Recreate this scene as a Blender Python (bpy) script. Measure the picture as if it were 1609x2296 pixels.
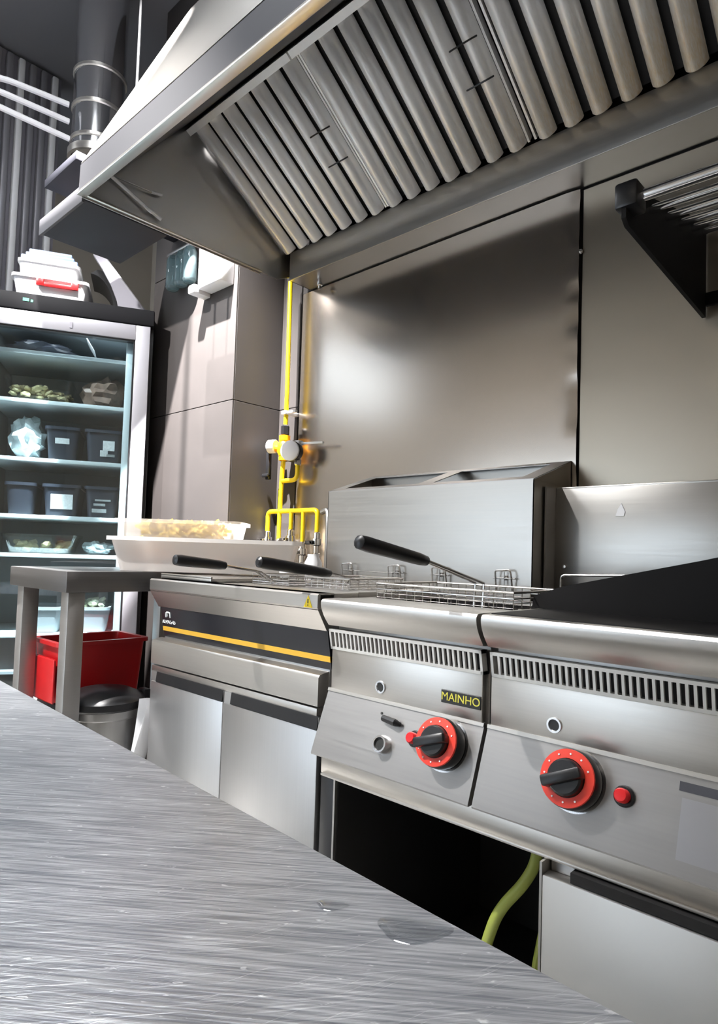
import bpy, bmesh, math, random
from mathutils import Vector, Matrix, noise
random.seed(7)
for o in list(bpy.data.objects): bpy.data.objects.remove(o)
scene = bpy.context.scene
COL = scene.collection
PI = math.pi

# ------------------------------------------------------------------ camera
YAW, PITCH, ROLL, FPX = 0.75029, 0.04621, 0.03219, 1440.13
fw = Vector((-math.sin(YAW)*math.cos(PITCH), math.cos(YAW)*math.cos(PITCH), math.sin(PITCH)))
rt0 = Vector((math.cos(YAW), math.sin(YAW), 0)); up0 = rt0.cross(fw)
rt = rt0*math.cos(ROLL) + up0*math.sin(ROLL); up = -rt0*math.sin(ROLL) + up0*math.cos(ROLL)
cd = bpy.data.cameras.new('camera'); cam = bpy.data.objects.new('camera', cd); COL.objects.link(cam)
cam.matrix_world = Matrix(((rt.x, up.x, -fw.x, 0), (rt.y, up.y, -fw.y, 0), (rt.z, up.z, -fw.z, 1.0), (0, 0, 0, 1)))
cd.sensor_fit = 'HORIZONTAL'; cd.sensor_width = 36; cd.lens = FPX/1609*36
cd.shift_x = 0.0; cd.shift_y = 32/1609; cd.clip_start = 0.01
scene.camera = cam

# ------------------------------------------------------------------ light
scene.view_settings.view_transform = 'Standard'; scene.view_settings.look = 'None'
scene.view_settings.gamma = 1; scene.view_settings.exposure = 0.0
try: scene.view_settings.use_curve_mapping = False
except Exception: pass
w = bpy.data.worlds.new('world'); scene.world = w; w.use_nodes = True
bg = w.node_tree.nodes['Background']; bg.inputs[0].default_value = (0.80, 0.89, 1.0, 1); bg.inputs[1].default_value = 4.0
LAMP_WARM, LAMP_COOL, SPOT_W = 5.0, 40.0, 5200.0
SPOT2_W = 760.0

# ------------------------------------------------------------------ materials
def lin(c):
    return tuple(((v/255)/12.92 if v/255 <= .04045 else ((v/255+.055)/1.055)**2.4) for v in c) + (1,)
MATS = {}
def mat(name, col, rough=.5, metal=0, **k):
    m = bpy.data.materials.new(name); m.use_nodes = True; nt = m.node_tree
    p = nt.nodes['Principled BSDF']
    base = lin(col) if max(col) > 1.0 else tuple(col)+(1,)
    p.inputs['Base Color'].default_value = base; p.inputs['Roughness'].default_value = rough; p.inputs['Metallic'].default_value = metal
    for kk, v in k.get('inp', {}).items(): p.inputs[kk].default_value = v
    if k.get('var') or k.get('brush') or k.get('bump'):
        g = nt.nodes.new('ShaderNodeNewGeometry'); mp = nt.nodes.new('ShaderNodeMapping')
        mp.inputs['Scale'].default_value = k.get('scale', (8, 8, 8)); mp.inputs['Rotation'].default_value = k.get('rot', (0, 0, 0))
        nt.links.new(g.outputs['Position'], mp.inputs['Vector'])
        n = nt.nodes.new('ShaderNodeTexNoise'); n.inputs['Scale'].default_value = 1; n.inputs['Detail'].default_value = k.get('detail', 4)
        nt.links.new(mp.outputs[0], n.inputs['Vector'])
        if k.get('var'):
            r = nt.nodes.new('ShaderNodeValToRGB'); v = k['var']
            r.color_ramp.elements[0].position = .3; r.color_ramp.elements[1].position = .7
            r.color_ramp.elements[0].color = tuple(c*(1-v) for c in base[:3])+(1,); r.color_ramp.elements[1].color = tuple(min(1, c*(1+v)) for c in base[:3])+(1,)
            nt.links.new(n.outputs['Fac'], r.inputs[0]); nt.links.new(r.outputs[0], p.inputs['Base Color'])
        if k.get('brush'):
            mr = nt.nodes.new('ShaderNodeMapRange'); mr.inputs[1].default_value = .3; mr.inputs[2].default_value = .7
            mr.inputs[3].default_value = max(.02, rough-k['brush']); mr.inputs[4].default_value = rough+k['brush']
            nt.links.new(n.outputs['Fac'], mr.inputs[0]); nt.links.new(mr.outputs[0], p.inputs['Roughness'])
        if k.get('bump'):
            b = nt.nodes.new('ShaderNodeBump'); b.inputs['Strength'].default_value = k['bump']; b.inputs['Distance'].default_value = k.get('dist', .002)
            nt.links.new(n.outputs['Fac'], b.inputs['Height']); nt.links.new(b.outputs[0], p.inputs['Normal'])
    MATS[name] = m; return m
def emis(name, col, s):
    m = mat(name, col, .5); p = m.node_tree.nodes['Principled BSDF']
    p.inputs['Emission Color'].default_value = lin(col) if max(col) > 1 else tuple(col)+(1,); p.inputs['Emission Strength'].default_value = s; return m

STEEL = mat('brushed_steel', (.56, .535, .50), .33, .93, brush=.03, scale=(5, 5, 320), var=.025)
STEEL_V = mat('vertical_grain_steel', (.54, .535, .53), .36, .92, brush=.03, scale=(220, 220, 3), var=.02)
STEEL_DK = mat('dull_steel', (.38, .37, .36), .38, .93, brush=.03, scale=(5, 5, 200), var=.03)
FLUEST = mat('darker_flue_steel', (.41, .395, .37), .32, .94, brush=.03, scale=(4, 4, 200), var=.02)  # darker steel tone for the flue and back guard
SHEET = mat('splash_sheet_steel', (.50, .445, .39), .22, .97)
SHEET_WORN = mat('stained_sheet_steel', (.47, .42, .345), .33, .94, brush=.03, scale=(2, 2, 1.4), var=.06, detail=1)
FILTER = mat('filter_steel', (.96, .96, .97), .36, .35, brush=.04, scale=(20, 5, 5), var=.05)
def grease(m):
    # brownish grease film that has run down to the lower ends of the filters at the right
    nt = m.node_tree; p = nt.nodes['Principled BSDF']; src = p.inputs['Base Color'].links[0].from_socket
    g = nt.nodes.new('ShaderNodeNewGeometry'); sx = nt.nodes.new('ShaderNodeSeparateXYZ'); nt.links.new(g.outputs['Position'], sx.inputs[0])
    a = nt.nodes.new('ShaderNodeMapRange'); a.inputs[1].default_value = 2.24; a.inputs[2].default_value = 2.10; nt.links.new(sx.outputs[2], a.inputs[0])
    b = nt.nodes.new('ShaderNodeMapRange'); b.inputs[1].default_value = -1.25; b.inputs[2].default_value = -.55; nt.links.new(sx.outputs[0], b.inputs[0])
    n = nt.nodes.new('ShaderNodeTexNoise'); n.inputs['Scale'].default_value = 22
    x = nt.nodes.new('ShaderNodeMath'); x.operation = 'MULTIPLY'; nt.links.new(a.outputs[0], x.inputs[0]); nt.links.new(b.outputs[0], x.inputs[1])
    y = nt.nodes.new('ShaderNodeMath'); y.operation = 'MULTIPLY'; nt.links.new(x.outputs[0], y.inputs[0]); nt.links.new(n.outputs['Fac'], y.inputs[1])
    mx = nt.nodes.new('ShaderNodeMix'); mx.data_type = 'RGBA'; nt.links.new(y.outputs[0], mx.inputs[0]); nt.links.new(src, mx.inputs[6]); mx.inputs[7].default_value = (.62, .42, .13, 1)
    nt.links.new(mx.outputs[2], p.inputs['Base Color'])
grease(FILTER)
HOODFAS = mat('dark_fascia_steel', (.055, .054, .06), .6, .2, inp={'Specular IOR Level': .3})
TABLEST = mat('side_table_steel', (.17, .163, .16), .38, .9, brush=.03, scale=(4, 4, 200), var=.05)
HOODST = mat('hood_steel', (.45, .44, .43), .29, .95)
CHROME = mat('chrome', (.82, .82, .83), .12, 1)
WIRE = mat('wire_metal', (.62, .60, .58), .25, 1)
BLACK = mat('black_plastic', (22, 22, 24), .35)
BLACKM = mat('black_enamel', (17, 15, 15), .62, var=.2, scale=(9, 9, 9), inp={'Specular IOR Level': .25})
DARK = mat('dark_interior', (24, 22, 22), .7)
PANELBLK = mat('glossy_black_panel', (24, 25, 32), .22)
GOLD = mat('gold_strip', (240, 190, 70), .3, .35)
RED = mat('red_plastic', (176, 22, 26), .32)
REDL = mat('red_dial_print', (232, 62, 44), .4)
REDB = mat('red_button_plastic', (222, 26, 30), .3)
YEL = mat('yellow_paint', (238, 205, 20), .32)
ORANGE = mat('orange_brass', (240, 168, 16), .3, .1)
WHITE = mat('white_plastic', (236, 236, 238), .4)
TILE = mat('grey_wall_tile', (54, 50, 49), .55, var=.06, scale=(5, 5, 9))
GROUT = mat('tile_grout', (46, 43, 42), .9)
PLASTER = mat('cream_plaster', (176, 168, 156), .8, var=.04, scale=(3, 3, 3))
CEIL = mat('ceiling_paint', (96, 96, 100), .85)
FLOORM = mat('pale_bounce_floor', (220, 218, 214), .45, var=.05, scale=(4, 4, 4))  # floor colour raised to near white to bounce light up to the filters
SOFFIT = mat('dark_soffit', (28, 28, 36), .6, inp={'Specular IOR Level': .3})
FRAME = mat('silver_fridge_frame', (140, 139, 145), .42, .2)
LINER = mat('fridge_liner', (150, 158, 162), .5)
SHELFM = mat('fridge_shelf', (205, 214, 216), .35)
BIN = mat('dark_grey_bin', (44, 48, 58), .4)
CROWN = mat('matt_black_crown', (12, 12, 16), .7, inp={'Specular IOR Level': .2})
GREYP = mat('grey_plastic', (128, 126, 134), .45)
BLUEP = mat('blue_lid_plastic', (176, 198, 236), .3)
CREAM = mat('cream_steel_door', (.56, .54, .51), .42, 1, brush=.05, scale=(3, 3, 3), var=.03)
FRY = mat('potato_fries', (240, 214, 110), .6, var=.15, scale=(60, 60, 60))
FOOD = mat('beige_food', (206, 186, 140), .6, var=.3, scale=(60, 60, 60))
BREAD = mat('pale_chicken', (232, 184, 140), .6, var=.2, scale=(30, 30, 30))
BROWN = mat('brown_food', (120, 100, 88), .5, var=.35, scale=(40, 40, 40))
CLEARBAG = mat('clear_bag', (196, 208, 210), .25, var=.25, scale=(40, 40, 40))
VENTST = mat('bright_vent_steel', (.86, .85, .82), .35, .55)
HOSE = mat('yellow_green_hose', (150, 160, 70), .45)
WARN = mat('warning_yellow', (236, 205, 30), .5)
BADGE = mat('badge_black', (30, 30, 28), .4)
BADGET = mat('badge_yellow', (214, 206, 80), .4)
LABEL = mat('white_label', (225, 228, 228), .5, var=.12, scale=(120, 120, 120))
GREYLAB = mat('grey_label', (66, 66, 72), .5)
LCD = emis('green_display', (70, 150, 120), .6)
GLASSJ = mat('clear_glass', (200, 225, 230), .05, inp={'Transmission Weight': .9, 'IOR': 1.3})

def pane_mat(name, tint, refl):
    m = bpy.data.materials.new(name); m.use_nodes = True; nt = m.node_tree; nt.nodes.clear()
    o = nt.nodes.new('ShaderNodeOutputMaterial'); mx = nt.nodes.new('ShaderNodeMixShader'); t = nt.nodes.new('ShaderNodeBsdfTransparent'); g = nt.nodes.new('ShaderNodeBsdfGlossy')
    t.inputs[0].default_value = tint; g.inputs['Roughness'].default_value = .03; g.inputs[0].default_value = (1, 1, 1, 1); mx.inputs[0].default_value = refl
    nt.links.new(t.outputs[0], mx.inputs[1]); nt.links.new(g.outputs[0], mx.inputs[2]); nt.links.new(mx.outputs[0], o.inputs[0]); return m
FGLASS = pane_mat('fridge_glass', (.86, .92, .94, 1), .12)
WATER = pane_mat('water_film', (.96, .97, .98, 1), .14)
WGLASS = pane_mat('window_glass', (.97, .99, 1, 1), .05)
def tubmat():
    m = bpy.data.materials.new('translucent_tub'); m.use_nodes = True; nt = m.node_tree; p = nt.nodes['Principled BSDF']
    p.inputs['Base Color'].default_value = (.88, .86, .84, 1); p.inputs['Roughness'].default_value = .35
    t = nt.nodes.new('ShaderNodeBsdfTranslucent'); t.inputs[0].default_value = (.9, .86, .82, 1); mx = nt.nodes.new('ShaderNodeMixShader'); mx.inputs[0].default_value = .4
    nt.links.new(p.outputs[0], mx.inputs[1]); nt.links.new(t.outputs[0], mx.inputs[2]); nt.links.new(mx.outputs[0], nt.nodes['Material Output'].inputs[0]); return m
TUB = tubmat()
def tubclear():
    m = tubmat(); m.name = 'frosted_clear_tub'; nt = m.node_tree; old = nt.nodes['Material Output'].inputs[0].links[0].from_socket
    t = nt.nodes.new('ShaderNodeBsdfTransparent'); mx = nt.nodes.new('ShaderNodeMixShader'); mx.inputs[0].default_value = .6
    nt.links.new(old, mx.inputs[1]); nt.links.new(t.outputs[0], mx.inputs[2]); nt.links.new(mx.outputs[0], nt.nodes['Material Output'].inputs[0]); return m
TUBC = tubclear()
def counter_mat():
    # scratched work-top: three layers of fine scratches in real directions on the steel
    m = mat('scratched_worktop_steel', (.66, .67, .70), .30, .5); nt = m.node_tree; p = nt.nodes['Principled BSDF']
    g = nt.nodes.new('ShaderNodeNewGeometry'); last = None
    def layer(ang, sx, sy, lo, hi):
        mp0 = nt.nodes.new('ShaderNodeMapping'); mp0.inputs['Rotation'].default_value = (0, 0, -ang)
        mp = nt.nodes.new('ShaderNodeMapping'); mp.inputs['Scale'].default_value = (sx, sy, 1)
        nt.links.new(g.outputs['Position'], mp0.inputs[0]); nt.links.new(mp0.outputs[0], mp.inputs[0])
        n = nt.nodes.new('ShaderNodeTexNoise'); n.inputs['Scale'].default_value = 1; n.inputs['Detail'].default_value = 3
        nt.links.new(mp.outputs[0], n.inputs['Vector'])
        r = nt.nodes.new('ShaderNodeMapRange'); r.inputs[1].default_value = lo; r.inputs[2].default_value = hi
        nt.links.new(n.outputs['Fac'], r.inputs[0]); return r.outputs[0]
    def add(a, b, wgt):
        x = nt.nodes.new('ShaderNodeMath'); x.operation = 'MULTIPLY_ADD'; nt.links.new(b, x.inputs[0]); x.inputs[1].default_value = wgt; nt.links.new(a, x.inputs[2]); return x.outputs[0]
    a = layer(math.radians(38), 14, 420, .35, .65); b = layer(math.radians(52), 22, 700, .56, .72); c = layer(math.radians(75), 25, 600, .64, .76); e_ = layer(math.radians(44), 70, 190, .68, .73); d = layer(math.radians(30), 9, 11, .3, .7)
    h = add(add(add(a, b, .8), c, .9), e_, 1.2)
    bp = nt.nodes.new('ShaderNodeBump'); bp.inputs['Strength'].default_value = .32; bp.inputs['Distance'].default_value = .0012
    nt.links.new(h, bp.inputs['Height']); nt.links.new(bp.outputs[0], p.inputs['Normal'])
    rr = nt.nodes.new('ShaderNodeMapRange'); rr.inputs[3].default_value = .28; rr.inputs[4].default_value = .48; nt.links.new(add(a, d, .8), rr.inputs[0]); rr.inputs[2].default_value = 1.8
    nt.links.new(rr.outputs[0], p.inputs['Roughness'])
    cr = nt.nodes.new('ShaderNodeMapRange'); cr.inputs[2].default_value = 2.2; nt.links.new(h, cr.inputs[0])
    mx = nt.nodes.new('ShaderNodeMix'); mx.data_type = 'RGBA'; mx.inputs[6].default_value = (.26, .27, .30, 1); mx.inputs[7].default_value = (.95, .95, .95, 1)
    nt.links.new(cr.outputs[0], mx.inputs[0]); nt.links.new(mx.outputs[2], p.inputs['Base Color'])
    return m
COUNTER = counter_mat()

# ------------------------------------------------------------------ mesh helpers
class B:
    def __init__(s): s.bm = bmesh.new()
    def box(s, x0, x1, y0, y1, z0, z1, bev=0, seg=2, M=None):
        r = bmesh.ops.create_cube(s.bm, size=1)['verts']
        for v in r: v.co = Vector(((x0+x1)/2+v.co.x*(x1-x0), (y0+y1)/2+v.co.y*(y1-y0), (z0+z1)/2+v.co.z*(z1-z0)))
        if bev:
            es = {e for v in r for e in v.link_edges}
            q = bmesh.ops.bevel(s.bm, geom=list(es), offset=bev, segments=seg, affect='EDGES', profile=.5)
            r = list({v for f in q['faces'] for v in f.verts} | {v for v in r if v.is_valid})
        if M:
            for v in r: v.co = M @ v.co
        return s
    def prism(s, prof, x0, x1, axis='x', M=None):
        # prof: closed polygon of (a,b); axis x -> (y,z), axis y -> (x,z), axis z -> (x,y)
        def P(a, b, t): return {'x': (t, a, b), 'y': (a, t, b), 'z': (a, b, t)}[axis]
        A = [s.bm.verts.new(P(a, b, x0)) for a, b in prof]; Bv = [s.bm.verts.new(P(a, b, x1)) for a, b in prof]
        n = len(prof)
        for i in range(n): s.bm.faces.new((A[i], A[(i+1) % n], Bv[(i+1) % n], Bv[i]))
        s.bm.faces.new(A[::-1]); s.bm.faces.new(Bv)
        if M:
            for v in A+Bv: v.co = M @ v.co
        return s
    def tube(s, path, r, seg=10, caps=True, closed=False, rad=None):
        pts = [Vector(p) for p in path]; n = len(pts)
        rings = []; nrm = None
        for i, p in enumerate(pts):
            if closed: t = pts[(i+1) % n]-pts[i-1]
            else: t = (pts[min(i+1, n-1)]-pts[max(i-1, 0)])
            t.normalize()
            if nrm is None:
                a = Vector((0, 0, 1)) if abs(t.z) < .9 else Vector((1, 0, 0)); nrm = (a-t*a.dot(t)).normalized()
            else: nrm = (nrm-t*nrm.dot(t)).normalized()
            bn = t.cross(nrm); rr = rad[i] if rad else r
            rings.append([s.bm.verts.new(p+(nrm*math.cos(2*PI*k/seg)+bn*math.sin(2*PI*k/seg))*rr) for k in range(seg)])
        m = n if closed else n-1
        for i in range(m):
            a, b = rings[i], rings[(i+1) % n]
            for k in range(seg): s.bm.faces.new((a[k], a[(k+1) % seg], b[(k+1) % seg], b[k]))
        if caps and not closed: s.bm.faces.new(rings[0][::-1]); s.bm.faces.new(rings[-1])
        return s
    def cyl(s, p0, p1, r, r2=None, seg=20): return s.tube([p0, p1], r, seg, rad=[r, r if r2 is None else r2])
    def lathe(s, prof, origin, axis=(0, 0, 1), seg=28):
        # prof: list of (radius, height along axis)
        ax = Vector(axis).normalized(); a = Vector((0, 0, 1)) if abs(ax.z) < .9 else Vector((1, 0, 0))
        u = (a-ax*a.dot(ax)).normalized(); v = ax.cross(u); o = Vector(origin); rings = []
        for r, h in prof:
            if r < 1e-6: rings.append([s.bm.verts.new(o+ax*h)])
            else: rings.append([s.bm.verts.new(o+ax*h+(u*math.cos(2*PI*k/seg)+v*math.sin(2*PI*k/seg))*r) for k in range(seg)])
        for a_, b_ in zip(rings, rings[1:]):
            for k in range(seg):
                k2 = (k+1) % seg
                if len(a_) == 1 and len(b_) == 1: continue
                if len(a_) == 1: s.bm.faces.new((a_[0], b_[k2], b_[k]))
                elif len(b_) == 1: s.bm.faces.new((a_[k], a_[k2], b_[0]))
                else: s.bm.faces.new((a_[k], a_[k2], b_[k2], b_[k]))
        return s
    def blob(s, c, rad, seed=0, amp=.15, freq=2.5, sub=3, M=None):
        r = bmesh.ops.create_icosphere(s.bm, subdivisions=sub, radius=1)['verts']
        for v in r:
            d = v.co.normalized(); k = 1+amp*noise.fractal(d*freq+Vector((seed*3.1, seed*1.7, seed)), 1, 2, 3)*1.6
            v.co = Vector((c[0]+d.x*rad[0]*k, c[1]+d.y*rad[1]*k, max(c[2]-rad[2]*.92, c[2]+d.z*rad[2]*k)))
            if M: v.co = M @ v.co
        return s
    def quad(s, *ps): s.bm.faces.new([s.bm.verts.new(p) for p in ps]); return s
    def sheet(s, fn, nu, nv, th):
        # closed thick sheet from fn(u,v)->point, thickness vector th
        th = Vector(th); F = [[s.bm.verts.new(fn(i/nu, j/nv)) for j in range(nv+1)] for i in range(nu+1)]
        K = [[s.bm.verts.new(Vector(fn(i/nu, j/nv))+th) for j in range(nv+1)] for i in range(nu+1)]
        for i in range(nu):
            for j in range(nv):
                s.bm.faces.new((F[i][j], F[i+1][j], F[i+1][j+1], F[i][j+1])); s.bm.faces.new((K[i][j], K[i][j+1], K[i+1][j+1], K[i+1][j]))
        for i in range(nu):
            s.bm.faces.new((F[i][0], K[i][0], K[i+1][0], F[i+1][0])); s.bm.faces.new((F[i][nv], F[i+1][nv], K[i+1][nv], K[i][nv]))
        for j in range(nv):
            s.bm.faces.new((F[0][j], F[0][j+1], K[0][j+1], K[0][j])); s.bm.faces.new((F[nu][j], K[nu][j], K[nu][j+1], F[nu][j+1]))
        return s
def fillet(path, r, n=5):
    P = [Vector(p) for p in path]; out = [P[0]]
    for i in range(1, len(P)-1):
        a, b, c = P[i-1], P[i], P[i+1]; u = (a-b); v = (c-b); k = min(r, u.length*.49, v.length*.49)
        p0 = b+u.normalized()*k; p1 = b+v.normalized()*k
        for j in range(n+1):
            t = j/n; out.append(p0*(1-t)**2+b*2*t*(1-t)+p1*t*t)
    out.append(P[-1]); return out
def root_of(o):
    while o.parent: o = o.parent
    return o
def wm(o):
    return Matrix.Translation(o.location) @ o.rotation_euler.to_matrix().to_4x4()
def link_mesh(name, b, m, smooth=True, ang=35):
    me = bpy.data.meshes.new(name); bmesh.ops.recalc_face_normals(b.bm, faces=b.bm.faces[:]); b.bm.to_mesh(me); b.bm.free()
    me.materials.append(m)
    if smooth:
        me.polygons.foreach_set('use_smooth', [True]*len(me.polygons)); me.set_sharp_from_angle(angle=math.radians(ang))
    return me
def part(name, b, m, parent, local=False, label=None, ang=35):
    # vertices are in world coordinates unless local
    me = link_mesh(name, b, m, ang=ang); o = bpy.data.objects.new(name, me); COL.objects.link(o); o.parent = parent
    if not local: me.transform(wm(root_of(parent)).inverted())
    if label: o['label'] = label
    return o
def thing(name, label, cat, loc, rotz=0, group=None):
    o = bpy.data.objects.new(name, None); COL.objects.link(o); o.empty_display_size = .1
    o.location = loc; o.rotation_euler = (0, 0, rotz); o['label'] = label; o['category'] = cat
    if group: o['group'] = group
    return o
def single(name, b, m, label, cat, loc=(0, 0, 0), group=None, kind=None, rotz=0, local=False, ang=35):
    me = link_mesh(name, b, m, ang=ang); o = bpy.data.objects.new(name, me); COL.objects.link(o); o.location = loc; o.rotation_euler = (0, 0, rotz)
    if not local: me.transform(wm(o).inverted())
    o['label'] = label; o['category'] = cat
    if group: o['group'] = group
    if kind: o['kind'] = kind
    return o
def struct(name, b, m, label=None, cat=None):
    me = link_mesh(name, b, m); o = bpy.data.objects.new(name, me); COL.objects.link(o); o['kind'] = 'structure'
    if label: o['label'] = label
    if cat: o['category'] = cat
    return o
def share(name, src, parent, off):
    o = bpy.data.objects.new(name, src.data); COL.objects.link(o); o.parent = parent; o.location = off; return o
def text(name, s, size, loc, rot, m, parent, depth=.0004):
    c = bpy.data.curves.new(name, 'FONT'); c.body = s; c.size = size; c.align_x = 'CENTER'; c.align_y = 'CENTER'; c.extrude = depth
    t = bpy.data.objects.new(name+'_tmp', c); COL.objects.link(t); bpy.context.view_layer.update()
    me = bpy.data.meshes.new_from_object(t.evaluated_get(bpy.context.evaluated_depsgraph_get())); bpy.data.objects.remove(t)
    me.materials.clear(); me.materials.append(m); me.transform(Matrix.Translation(loc) @ rot.to_matrix().to_4x4()); me.transform(wm(root_of(parent)).inverted())
    o = bpy.data.objects.new(name, me); COL.objects.link(o); o.parent = parent; return o
from mathutils import Euler

# ------------------------------------------------------------------ room
WY = 1.62         # back wall plane
struct('floor', B().box(-4.4, 2.7, -2.8, 2.5, -.05, 0), FLOORM, 'pale kitchen floor, toned light to bounce light upward', 'floor')
struct('ceiling', B().box(-4.4, 2.7, -2.8, 2.5, 3.4, 3.45), CEIL, 'grey painted ceiling', 'ceiling')
wb = struct('wall_back', B().box(-1.955, 2.6, WY, WY+.1, 0, 3.4), TILE, 'grey tiled wall behind the cooking line', 'wall')
struct('wall_niche', B().box(-4.3, -2.57, 2.3, 2.4, 0, 3.4), PLASTER, 'wall at the back of the niche', 'wall')
struct('wall_right', B().box(2.6, 2.7, -2.7, WY, 0, 3.4), PLASTER, 'plain wall on the right', 'wall')
struct('wall_front', B().box(-4.3, -4.1, -2.8, -2.7, 0, 3.4).box(-1.6, 2.6, -2.8, -2.7, 0, 3.4).box(-4.1, -1.6, -2.8, -2.7, 0, .08).box(-4.1, -1.6, -2.8, -2.7, 1.9, 3.4), PLASTER, 'plain wall behind the camera', 'wall')
wy0, wy1, wz0, wz1 = -1.9, .9, 2.3, 3.05
struct('wall_left', B().box(-4.4, -4.3, -2.8, wy0, 0, 3.4).box(-4.4, -4.3, wy1, 2.4, 0, 3.4).box(-4.4, -4.3, wy0, wy1, 0, wz0).box(-4.4, -4.3, wy0, wy1, wz1, 3.4), PLASTER, 'wall with the big window', 'wall')
wn = struct('window_1', B().box(-4.38, -4.32, wy0, wy0+.06, wz0, wz1).box(-4.38, -4.32, wy1-.06, wy1, wz0, wz1).box(-4.38, -4.32, wy0, wy1, wz0, wz0+.06).box(-4.38, -4.32, wy0, wy1, wz1-.06, wz1).box(-4.38, -4.32, -1.0, -.94, wz0, wz1), FRAME, 'wide daylight window', 'window')
for a, b_ in ((wy0+.06, -1.0), (-.94, wy1-.06)): part('pane', B().box(-4.352, -4.348, a, b_, wz0+.06, wz1-.06), WGLASS, wn)
pl = bpy.data.lights.new('window_portal', 'AREA'); pl.shape = 'RECTANGLE'; pl.size = wy1-wy0; pl.size_y = wz1-wz0; pl.cycles.is_portal = True
po = bpy.data.objects.new('window_portal', pl); COL.objects.link(po); po.location = (-4.28, (wy0+wy1)/2, (wz0+wz1)/2); po.rotation_euler = (PI/2, 0, -PI/2)
wn2 = struct('window_2', B().box(-4.1, -1.6, -2.78, -2.72, .08, .14).box(-4.1, -1.6, -2.78, -2.72, 1.84, 1.9).box(-4.1, -4.04, -2.78, -2.72, .14, 1.84).box(-1.66, -1.6, -2.78, -2.72, .14, 1.84).box(-2.88, -2.82, -2.78, -2.72, .14, 1.84), FRAME, 'wide daylight window behind the camera', 'window')
for a, b_ in ((-4.04, -2.88), (-2.82, -1.66)): part('pane', B().box(a, b_, -2.752, -2.748, .14, 1.84), WGLASS, wn2)
pl2 = bpy.data.lights.new('window_portal', 'AREA'); pl2.shape = 'RECTANGLE'; pl2.size = 2.5; pl2.size_y = 1.8; pl2.cycles.is_portal = True
po2 = bpy.data.objects.new('window_portal', pl2); COL.objects.link(po2); po2.location = (-2.85, -2.68, .98); po2.rotation_euler = (PI/2, 0, 0)
# tiled pier: a core with separate large tiles on its two seen faces
pier = struct('wall_pier', B().box(-2.565, -1.961, 1.396, 2.3, 0, 3.4), GROUT, 'grey tiled pier beside the fridge', 'wall')
for i, z in enumerate((-.0, .363, .963, 1.563, 2.163, 2.763)):
    z1 = (.363, .963, 1.563, 2.163, 2.763, 3.4)[i]
    part('tile', B().box(-2.565, -1.955, 1.39, 1.396, z+.0015, z1-.0015, .0008, 1), TILE, pier)
    part('tile', B().box(-1.961, -1.955, 1.397, WY-.001, z+.0015, z1-.0015, .0008, 1), TILE, pier)
# tiles of the back wall strip left of the steel sheet
for i, z in enumerate((.363, .963, 1.563)):
    part('tile', B().box(-1.953, -1.845, WY-.006, WY, z+.0015, z+.5985, .0008, 1), TILE, wb)

# ------------------------------------------------------------------ ceiling lamps
def panel(x, y, s, label, mtl, sx=.6, sy=.6):
    t = thing('ceiling_light', label, 'ceiling lamp', (x, y, 3.4), 0, 'ceiling panel lamps')
    part('frame', B().box(x-sx/2-.02, x+sx/2+.02, y-sy/2-.02, y+sy/2+.02, 3.37, 3.4), WHITE, t)
    part('diffuser', B().box(x-sx/2, x+sx/2, y-sy/2, y+sy/2, 3.362, 3.37), mtl, t)
EW = emis('warm_lamp_diffuser', (1, .90, .78), LAMP_WARM); EC = emis('cool_lamp_diffuser', (.93, .96, 1), LAMP_COOL)
panel(-.95, .22, 0, 'long ceiling panel lamp above the aisle', EC, 1.4, .34)
panel(.75, -.6, 0, 'warm ceiling panel lamp on the right side of the room', EW)
panel(-3.4, -1.3, 0, 'ceiling panel lamp nearest the window', EC)
panel(-.2, -2.0, 0, 'warm ceiling panel lamp at the far end behind the work table', EW)
SX, SY, SZ = -1.83, .68, 3.30
sp = thing('ceiling_spotlight', 'black ceiling spotlight aimed at the tiled pier', 'spotlight', (SX, SY, 3.4))
part('mount', B().cyl((SX, SY, 3.4), (SX, SY, 3.37), .03), BLACK, sp)
part('housing', B().lathe([(.0, .07), (.02, .07), (.036, .05), (.038, 0), (.034, 0), (.03, .045), (0, .05)], (SX, SY, SZ)), BLACK, sp)
sl = bpy.data.lights.new('spot_lamp', 'SPOT'); sl.energy = SPOT_W; sl.spot_size = math.radians(46); sl.spot_blend = 1.0; sl.shadow_soft_size = .018; sl.color = (1, .97, .95)
so = bpy.data.objects.new('spot_lamp', sl); COL.objects.link(so); so.parent = sp; so.location = (0, 0, SZ-3.4-.005)
so.rotation_euler = Vector((-.42, .62, -2.1)).to_track_quat('-Z', 'Y').to_euler()

UX, UY = -2.12, -.6  # added spotlight, stands in for sunlight on the tubs and table
s2 = thing('ceiling_spotlight', 'added black ceiling spotlight brightening the side table and tubs', 'spotlight', (UX, UY, 3.4))
part('mount', B().cyl((UX, UY, 3.4), (UX, UY, 3.37), .03), BLACK, s2)
part('housing', B().lathe([(.0, .07), (.02, .07), (.036, .05), (.038, 0), (.034, 0), (.03, .045), (0, .05)], (UX, UY, SZ)), BLACK, s2)
l2 = bpy.data.lights.new('spot_lamp', 'SPOT'); l2.energy = SPOT2_W; l2.spot_size = math.radians(62); l2.spot_blend = .6; l2.shadow_soft_size = .018; l2.color = (1, .98, .96)
o2 = bpy.data.objects.new('spot_lamp', l2); COL.objects.link(o2); o2.parent = s2; o2.location = (0, 0, SZ-3.4-.005)
o2.rotation_euler = (Vector((-2.05, 1.0, 1.15))-Vector((UX, UY, SZ))).to_track_quat('-Z', 'Y').to_euler()

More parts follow.
